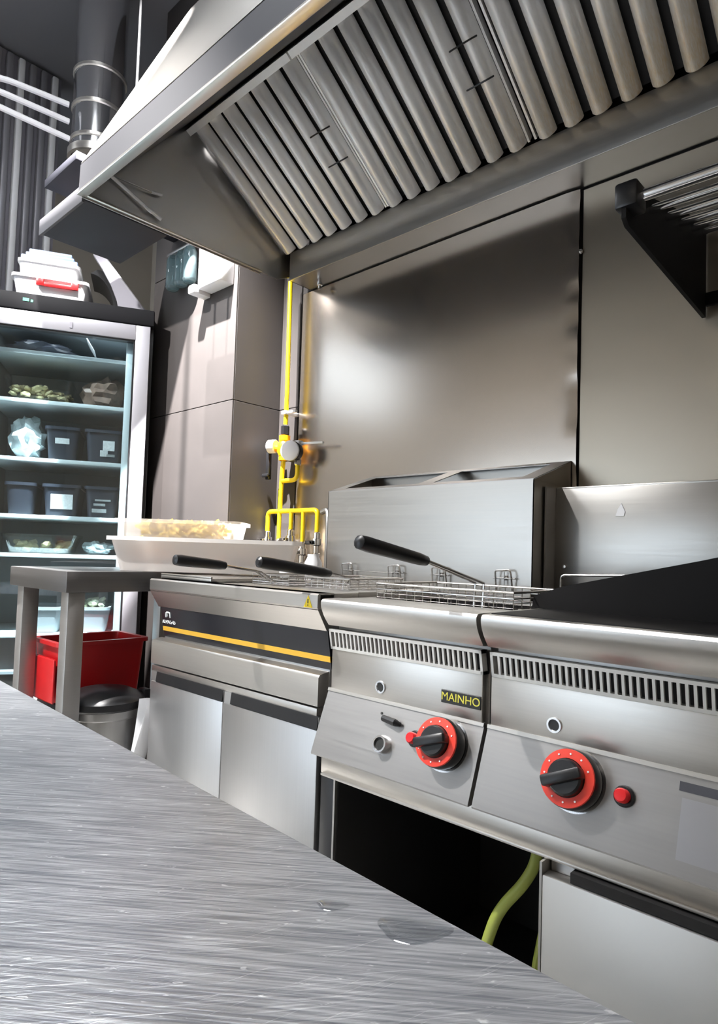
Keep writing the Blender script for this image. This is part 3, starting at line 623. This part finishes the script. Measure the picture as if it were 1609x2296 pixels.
bk = part('back_guard', B().box(-.731, QX1, 1.5, 1.503, .90, 1.182, .001).box(-.731, QX1, 1.5, 1.53, 1.180, 1.186, .002), FLUEST, gr)
part('back_guard_return', B().box(-.735, -.731, 1.45, 1.56, .90, 1.184), STEEL_DK, bk)
part('flame_sticker', B().prism([(-.582, 1.112), (-.563, 1.112), (-.560, 1.122), (-.569, 1.142), (-.577, 1.128)], 1.4985, 1.4992, 'y'), WHITE, bk, label='small white drop-shaped mark')
part('rivet', B().lathe([(.006, 0), (.005, .003), (0, .004)], (-.706, 1.5, .99), (0, -1, 0), 12), WIRE, bk)

# ------------------------------------------------------------------ stand, pedestal door, hose
sd_ = thing('equipment_stand', 'open steel stand with black void under the deep fryer', 'stand', (-.75, 1.2, 0))
part('front_rail', B().box(-.99, .05, .968, .985, .541, .577, .001), STEEL, sd_)
part('rail_lower_edge', B().box(-.985, .05, .962, .985, .537, .542, .001), CREAM, sd_)
part('leg', B().box(-1.012, -.972, .99, 1.03, 0, .577, .002), BLACK, sd_)
part('leg_trim', B().box(-.968, -.963, .985, .992, 0, .54), STEEL_DK, sd_)
part('leg', B().box(-1.012, -.972, 1.5, 1.54, 0, .577, .002), BLACK, sd_)
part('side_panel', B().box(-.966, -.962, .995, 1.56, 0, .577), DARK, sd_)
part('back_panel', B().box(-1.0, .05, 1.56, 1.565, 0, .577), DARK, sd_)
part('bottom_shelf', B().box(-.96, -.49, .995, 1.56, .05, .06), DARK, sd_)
pc = thing('base_cabinet', 'pale steel base cabinet with plain door under the griddle', 'cabinet', (-.2, 1.0, 0))
part('body', B().box(-.472, .3, .975, 1.55, .02, .535, .002), STEEL_DK, pc)
part('door', B().box(-.474, .3, .948, .974, .03, .518, .003), CREAM, pc)
part('door_top_gap', B().box(-.43, .3, .952, .974, .519, .534), DARK, pc)
part('door_edge', B().box(-.478, -.474, .948, .99, .02, .536), STEEL, pc)
hs = single('gas_hose', B().tube(fillet([(-.55, 1.1, .577), (-.556, 1.09, .46), (-.575, 1.08, .42), (-.62, 1.07, .36), (-.66, 1.08, .25), (-.66, 1.1, .1), (-.66, 1.1, .061)], .06, 8), .0105, 12), HOSE, 'thick yellow-green hose curving down in the dark void', 'hose', (-.66, 1.1, .06))
single('gas_hose', B().tube(fillet([(-.53, 1.16, .577), (-.535, 1.16, .45), (-.565, 1.15, .35), (-.60, 1.17, .2), (-.60, 1.17, .061)], .06, 8), .007, 10), HOSE, 'thinner hose behind the thick one in the dark void', 'hose', (-.60, 1.17, .06))

# ------------------------------------------------------------------ wall rack upper right
wr = thing('wall_rack', 'wall rack of chrome rods on a black bracket in the upper right', 'rack', (-.2, WY, 1.6))
RXX = -.42
part('bracket', B().prism([(1.11, 1.648), (1.11, 1.608), (1.125, 1.598), (1.60, 1.575), (1.60, 1.80), (1.14, 1.672), (1.12, 1.668)], RXX-.008, RXX), BLACKM, wr, label='black triangular bracket')
for i, (y, z) in enumerate(((1.135, 1.65), (1.23, 1.672), (1.32, 1.696), (1.405, 1.718), (1.49, 1.742), (1.57, 1.765))):
    part('rod', B().cyl((RXX-.012 if i == 0 else RXX, y, z), (.4, y, z), .011 if i == 0 else .0085, seg=14), CHROME, wr)
part('bracket', B().prism([(1.11, 1.648), (1.11, 1.608), (1.125, 1.598), (1.60, 1.575), (1.60, 1.80), (1.14, 1.672), (1.12, 1.668)], .392, .40), BLACKM, wr)
part('back_bar', B().box(RXX, .4, 1.59, 1.604, 1.60, 1.63, .002), BLACKM, wr)
part('end_cap', B().box(RXX-.02, RXX+.02, 1.105, 1.155, 1.625, 1.672, .006), BLACK, wr)

# ------------------------------------------------------------------ foreground work table
wt = thing('work_table', 'scratched stainless work table in the foreground', 'table', (-.641, .387, 0), math.radians(-2.77))
part('top', B().box(-.95, 1.5, -.78, 0, .722, .76, .004, 3), COUNTER, wt, local=True)
for x in (-.88, 1.4):
    for y in (-.72, -.07): part('leg', B().box(x, x+.04, y, y+.04, 0, .722, .003), STEEL, wt, local=True)
part('lower_shelf', B().box(-.88, 1.44, -.7, -.08, .2, .22, .003), STEEL, wt, local=True)
def drop(name, cx, cy, a, b_, h, ang, label):
    bb = B(); bb.lathe([(0, h), (.35, h*.97), (.7, h*.8), (.9, h*.5), (1.0, h*.12), (1.0, 0), (0, 0)], (0, 0, 0), (0, 0, 1), 32)
    for v in bb.bm.verts:
        k = 1+.12*math.sin(3*math.atan2(v.co.y, v.co.x)+.6); x = v.co.x*a*k; y = v.co.y*b_*k
        v.co = Vector((cx+x*math.cos(ang)-y*math.sin(ang), cy+x*math.sin(ang)+y*math.cos(ang), .7602+v.co.z))
    single(name, bb, WATER, label, 'water drop', (cx, cy, .76))
drop('water_drop', -.259, .342, .024, .0155, .0026, math.radians(40), 'large water drop near the edge of the scratched table')
drop('water_drop', -.316, .324, .011, .007, .0012, math.radians(40), 'small flat water drop left of the large one')

# ------------------------------------------------------------------ side table with tubs
tb_ = thing('side_table', 'square-legged steel side table left of the fryer cabinet', 'table', (-2.0, 1.0, 0))
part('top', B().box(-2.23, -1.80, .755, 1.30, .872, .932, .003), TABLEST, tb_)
for x in (-2.185, -1.855):
    for y in (.765, 1.24): part('leg', B().box(x, x+.048, y, y+.048, 0, .872, .002), STEEL_DK, tb_)
def tub_mesh(Lx, Wy, H, tp, M, th=.004, rim=.012):
    b = B()
    def ring(s, z, off=0):
        hx, hy = Lx/2-tp*s-off, Wy/2-tp*s-off; r = .02; out = []
        for cx, cy, a0 in ((hx-r, hy-r, 0), (-hx+r, hy-r, 90), (-hx+r, -hy+r, 180), (hx-r, -hy+r, 270)):
            for k in range(4):
                a = math.radians(a0+k*30); out.append(b.bm.verts.new(M @ Vector((cx+r*math.cos(a), cy+r*math.sin(a), z))))
        return out
    R_ = [ring(1, 0), ring(0, H-.012), ring(0, H-.012, -rim), ring(0, H, -rim), ring(0, H, th), ring(1, th, th)]
    for a, c in zip(R_, R_[1:]):
        n = len(a)
        for i in range(n): b.bm.faces.new((a[i], a[(i+1) % n], c[(i+1) % n], c[i]))
    b.bm.faces.new(R_[0][::-1]); b.bm.faces.new(R_[-1]); return b
def MZ(x, y, z, a): return Matrix.Translation((x, y, z)) @ Matrix.Rotation(a, 4, 'Z')
A1 = math.radians(43)
M1 = MZ(-1.735, 1.165, .9325, A1)
ft_ = thing('food_tub', 'long white plastic food tub in front, standing on the fryer lid', 'tub', (-1.735, 1.165, .9325))
part('tub', tub_mesh(.56, .17, .105, .022, M1), TUB, ft_)
def lumps(n, Lx, Wy, z0, z1, M, s, seed, fn):
    random.seed(seed); b = B()
    for i in range(n):
        p = Vector((random.uniform(-Lx/2, Lx/2), random.uniform(-Wy/2, Wy/2), random.uniform(z0, z1)))
        R = Euler((random.uniform(-.6, .6), random.uniform(-.6, .6), random.uniform(0, PI))).to_matrix().to_4x4()
        fn(b, M @ Matrix.Translation(p) @ R, s)
    return b
def fry(b, M, s): b.box(-s*.5, s*.5, -.0045, .0045, -.0045, .0045, 0, 1, M)
def lump(b, M, s):
    r = bmesh.ops.create_icosphere(b.bm, subdivisions=1, radius=s)['verts']
    for v in r: v.co = M @ Vector((v.co.x*1.4, v.co.y, v.co.z*.7))
single('breaded_pieces', lumps(60, .42, .08, .02, .07, M1, .022, 3, lump), BREAD, 'pale breaded pieces inside the front white tub', 'food', (-1.735, 1.165, .935), kind='stuff')
M2 = MZ(-1.955, 1.215, .9325, A1)
ft2 = thing('food_tub', 'taller white plastic tub of fries behind the long one', 'tub', (-1.955, 1.215, .9325))
part('tub', tub_mesh(.40, .18, .168, .03, M2), TUBC, ft2)
single('fries', lumps(620, .26, .10, .02, .158, M2, .06, 5, fry), FRY, 'yellow potato fries heaped in the taller tub', 'fries', (-1.955, 1.215, .94), kind='stuff')
for i, (x, y, z, h, lb) in enumerate(((-1.44, 1.345, .916, .085, 'taller small white jar behind the middle basket grip'), (-1.455, 1.26, .927, .03, 'low white pot under the middle basket grip'))):
    single('white_jar', B().lathe([(0, 0), (.022, 0), (.026, .006), (.027, h*.7), (.018, h*.9), (.018, h), (0, h)], (x, y, z), (0, 0, 1), 20), WHITE, lb, 'jar', (x, y, z))

# red crate, dark box, bin, bag
single('storage_box', B().box(-2.19, -2.005, .84, 1.12, 0, .512, .01), BLACK, 'black storage box under the red crate', 'box', (-2.1, .98, 0))
rc = thing('red_crate', 'glossy red plastic crate under the side table', 'crate', (-2.1, .98, .514))
Mr = MZ(-2.107, .975, .514, math.radians(90))
part('crate_body', tub_mesh(.285, .20, .19, .012, Mr, .006, .010), RED, rc)
part('end_flap', B().box(-2.205, -2.01, .818, .826, .52, .655, .006, 3), RED, rc)
pb = thing('pedal_bin', 'steel pedal bin with black domed lid beside the table leg', 'bin', (-1.885, .92, 0))
part('bin_body', B().lathe([(0, .0), (.105, 0), (.108, .02), (.104, .022), (.104, .50), (.110, .505), (.110, .525), (0, .525)], (-1.885, .92, 0), (0, 0, 1), 36), STEEL_V, pb)
part('bin_lid', B().lathe([(.113, .526), (.118, .532), (.118, .55), (.108, .56), (.075, .575), (.04, .583), (0, .585)], (-1.885, .92, 0), (0, 0, 1), 36), BLACK, pb)
part('lid_hinge', B().box(-1.87, -1.83, 1.02, 1.045, .50, .57, .006), BLACK, pb)
def bagfn(u, v):
    z = .56-.56*v; return Vector((-1.765+.012*math.sin(v*4+u*2), 1.0-.115*v+.06*(u-.5)*(1+.5*v)+.01*math.sin(9*u+5*v), z))
single('plastic_sheet', B().sheet(bagfn, 10, 16, (.004, .004, 0)), WHITE, 'white plastic sheet leaning between bin and fryer cabinet', 'sheet', (-1.765, .9, 0), ang=80)
single('white_canister', B().lathe([(0, 0), (.045, 0), (.05, .01), (.05, .58), (.03, .63), (.018, .64), (.018, .67), (0, .67)], (-2.16, 1.30, 0), (0, 0, 1), 24), WHITE, 'white canister standing between red crate and fryer cabinet', 'canister', (-2.16, 1.30, 0))

# ------------------------------------------------------------------ glass door fridge (local: x right along the front, y back, z up)
FR = Vector((-2.416, 1.3, 0)); FA = math.atan2(.874, .486)
fg = thing('display_fridge', 'upright glass-door fridge with silver frame and black crown', 'fridge', FR, FA)
FW = .62
part('cabinet', B().box(-FW, .012, .03, .05, .0, .5).box(-FW, -FW+.02, .03, .50, 0, 1.91).box(-.008, .012, .03, .50, 0, 1.91).box(-FW, .012, .49, .51, 0, 1.91).box(-FW, .012, .03, .50, 1.89, 1.91).box(-FW, .012, .03, .50, .0, .5), BLACK, fg, local=True)
part('liner', B().box(-FW+.021, -FW+.026, .055, .488, .5, 1.888).box(-.035, -.009, .055, .488, .5, 1.888).box(-FW+.026, -.035, .483, .488, .5, 1.888).box(-FW+.026, -.035, .055, .483, 1.88, 1.888).box(-FW+.026, -.035, .055, .483, .5, .51), LINER, fg, local=True)
cr_ = part('crown', B().box(-FW-.005, .014, -.012, .51, 1.911, 1.977, .006), CROWN, fg, local=True, label='black crown panel')
part('display', B().box(-.472, -.45, -.0135, -.012, 1.944, 1.956).box(-.444, -.436, -.0135, -.012, 1.942, 1.952), LCD, cr_, local=True)
dr = part('door_frame', B().box(-.056, 0, -.01, .028, .36, 1.908, .003).box(-FW, -FW+.056, -.01, .028, .36, 1.908, .003).box(-FW+.056, -.056, -.01, .028, 1.847, 1.908, .003).box(-FW+.056, -.056, -.01, .028, .36, .44, .003), FRAME, fg, local=True)
part('gasket', B().box(-.063, -.056, -.004, .028, .44, 1.847).box(-FW+.056, -FW+.063, -.004, .028, .44, 1.847).box(-FW+.063, -.063, -.004, .028, 1.841, 1.847), BLACK, dr, local=True)
part('glass_pane', B().box(-FW+.06, -.06, .004, .009, .44, 1.845), FGLASS, dr, local=True)
part('light_strip', B().box(-.090, -.064, .031, .05, .45, 1.85, .003), SHELFM, fg, local=True, label='pale vertical light strip')
part('lock', B().box(-.302, -.292, -.013, -.01, 1.862, 1.885), GREYP, dr, local=True)
for z in (1.775, 1.580, 1.348, 1.122, .969, .655):
    part('shelf', B().box(-FW+.03, -.038, .06, .45, z-.016, z, .002), SHELFM, fg, local=True)
fl_ = bpy.data.lights.new('fridge_lamp', 'AREA'); fl_.shape = 'RECTANGLE'; fl_.size = .5; fl_.size_y = .03; fl_.energy = 1.1; fl_.color = (.92, .97, 1)
lo = bpy.data.objects.new('fridge_lamp', fl_); COL.objects.link(lo); lo.parent = fg; lo.location = (-.3, .08, 1.878)
lt = part('lamp_tube', B().box(-.55, -.06, .065, .095, 1.879, 1.887), WHITE, fg, local=True)
Mf = wm(fg)
def fsingle(name, b, m, label, cat, loc, group=None, kind=None, ang=35):
    me_o = single(name, b, m, label, cat, (0, 0, 0), group, kind, local=True, ang=ang)
    me_o.data.transform(Matrix.Translation(loc).inverted()); me_o.location = Mf @ Vector(loc); me_o.rotation_euler = (0, 0, FA); return me_o
def fthing(name, label, cat, loc, group=None): return thing(name, label, cat, Mf @ Vector(loc), FA, group)
def lpart(name, b, m, parent, loc, **k):
    o = part(name, b, m, parent, local=True, **k); o.data.transform(Matrix.Translation(loc).inverted()); return o
def bin_box(x0, x1, z0, z1, label, y0=.085, depth=.24, lab=None):
    c = ((x0+x1)/2, y0+depth/2, z0); t = fthing('storage_bin', label, 'bin', c, 'dark grey bins in the fridge')
    M = Matrix.Translation(((x0+x1)/2, y0+depth/2, z0))
    lpart('bin_body', tub_mesh(x1-x0-.012, depth, z1-z0, .010, M, .004, .006), BIN, t, c)
    if lab:
        la = B()
        for (a, b_, za, zb) in lab: la.quad((a, y0+.004, za), (b_, y0+.004, za), (b_, y0-.003, zb), (a, y0-.003, zb))
        lpart('paper_label', la, LABEL, t, c, label='white paper label')
bin_box(-.386, -.25, 1.350, 1.484, 'dark grey bin with a small white label, middle fridge shelf', lab=[(-.345, -.292, 1.415, 1.437)])
bin_box(-.238, -.084, 1.350, 1.484, 'dark grey bin with a torn white label, middle fridge shelf', lab=[(-.165, -.12, 1.40, 1.44), (-.175, -.145, 1.375, 1.40), (-.15, -.118, 1.375, 1.385)])
bin_box(-.52, -.404, 1.124, 1.25, 'dark grey bin without label at the left of its fridge shelf')
bin_box(-.385, -.238, 1.124, 1.25, 'dark grey bin with a large square white label', lab=[(-.35, -.268, 1.15, 1.21)])
bin_box(-.228, -.09, 1.124, 1.25, 'dark grey bin with two narrow white labels', lab=[(-.195, -.14, 1.143, 1.158), (-.19, -.145, 1.17, 1.18), (-.185, -.125, 1.19, 1.197)])
fsingle('plastic_bag', B().blob((-.46, .18, 1.435), (.065, .08, .088), 2, .22, 3.2), CLEARBAG, 'crumpled pale plastic bag beside the grey bins', 'bag', (-.46, .18, 1.35))
t = fthing('clear_tub', 'clear tub of beige food on the upper fridge shelf', 'tub', (-.42, .19, 1.582))
lpart('tub', tub_mesh(.24, .2, .095, .012, Matrix.Translation((-.42, .19, 1.582)), .003, .006), pane_mat('clear_plastic', (.9, .93, .93, 1), .08), t, (-.42, .19, 1.582))
fsingle('beige_food_pieces', lumps(120, .2, .16, .01, .06, Matrix.Translation((-.42, .19, 1.585)), .014, 11, lump), FOOD, 'beige food pieces in the clear fridge tub', 'food', (-.42, .19, 1.585), kind='stuff')
fsingle('food_bag', B().blob((-.178, .19, 1.645), (.082, .085, .072), 5, .25, 3.0), BROWN, 'brown bag of food right of the beige tub', 'bag', (-.19, .19, 1.582))
fsingle('food_bag', B().blob((-.42, .2, 1.81), (.13, .09, .035), 8, .2, 3.0), BIN, 'dark packet on the top fridge shelf', 'bag', (-.42, .2, 1.777))
fsingle('white_tray', B().box(-.03, .03, -.06, .06, 0, .004, .001, 1, Matrix.Translation((-.235, .15, 1.835)) @ Matrix.Rotation(math.radians(58), 4, 'Y')), WHITE, 'small white tray tilted on the top fridge shelf', 'tray', (-.235, .15, 1.78))
t = fthing('clear_tub', 'low clear tub with beige food on the fifth fridge shelf', 'tub', (-.38, .17, .971))
lpart('tub', tub_mesh(.27, .19, .075, .02, Matrix.Translation((-.38, .17, .971)), .003, .006), pane_mat('clear_plastic_low', (.86, .9, .89, 1), .12), t, (-.38, .17, .971))
fsingle('cheese_slices', lumps(26, .2, .12, .015, .04, Matrix.Translation((-.38, .17, .973)), .02, 13, lump), FOOD, 'beige slices in the low clear fridge tub', 'food', (-.38, .17, .973), kind='stuff')
fsingle('plastic_bag', B().blob((-.17, .16, .995), (.06, .07, .028), 9, .3, 3.2), CLEARBAG, 'pale plastic bag right of the low clear tub', 'bag', (-.17, .16, .971))
for x0, x1, lb in ((-.44, -.285, 'plain white tub at the bottom of the fridge'), (-.26, -.105, 'white tub heaped with pale sprouts at the bottom of the fridge')):
    c = ((x0+x1)/2, .19, .657); t = fthing('white_tub', lb, 'tub', c, 'white tubs on the bottom fridge shelf')
    lpart('tub_body', tub_mesh(x1-x0-.012, .22, .10, .012, Matrix.Translation(c), .004, .006), LINER, t, c)
fsingle('sprouts', lumps(70, .09, .14, .04, .12, Matrix.Translation((-.182, .19, .66)), .014, 17, lump), mat('pale_sprouts', (214, 218, 196), .6, var=.2, scale=(50, 50, 50)), 'pale sprouts heaped in the bottom fridge tub', 'food', (-.182, .19, .70), kind='stuff')
# things on top of the fridge
ct = fthing('lidded_container', 'white container with blue lid and red clip on top of the fridge', 'container', (-.39, .17, 1.978))
cl = (-.39, .17, 1.978)
lpart('base', tub_mesh(.27, .22, .10, .014, Matrix.Translation(cl), .004, .008), WHITE, ct, cl)
lpart('upper_body', tub_mesh(.22, .20, .075, .006, Matrix.Translation((-.40, .17, 2.07)), .004, .006), WHITE, ct, cl)
lpart('lid', B().box(-.505, -.295, .075, .265, 2.146, 2.166, .006).box(-.49, -.31, .085, .255, 2.167, 2.182, .005).box(-.48, -.32, .095, .245, 2.183, 2.20, .005), BLUEP, ct, cl, label='translucent pale blue lid')
lpart('clip', B().box(-.44, -.285, .046, .058, 2.036, 2.052, .003).box(-.44, -.412, .044, .058, 2.036, 2.064, .003).box(-.313, -.285, .044, .058, 2.036, 2.064, .003), REDB, ct, cl, label='red clip handle')
def blk(u, v):
    a = PI*.5*u; return Vector((-.25+.10*math.sin(a), .12+.2*v, 1.979+.165*math.cos(a)))
fsingle('rubber_mat', B().sheet(blk, 14, 4, (.028, 0, .02)), BLACK, 'black curved rubber mat on top of the fridge', 'mat', (-.2, .18, 1.978), ang=60)
dp = fthing('scoop', 'grey wedge-shaped scoop leaning on the fridge top', 'scoop', (-.12, .1, 1.978))
dl = (-.12, .1, 1.978)
wp = [(-.02, 1.979), (-.03, 1.998), (-.205, 2.208), (-.228, 2.222), (-.238, 2.205), (-.20, 2.15), (-.165, 2.09), (-.14, 2.03), (-.128, 1.979)]
lpart('blade', B().prism(wp, .07, .09, 'y'), GREYP, dp, dl)
lpart('rim', B().tube([(-.022, .08, 1.99), (-.205, .08, 2.212), (-.225, .08, 2.224), (-.238, .08, 2.212)], .0085, 10), FRAME, dp, dl)
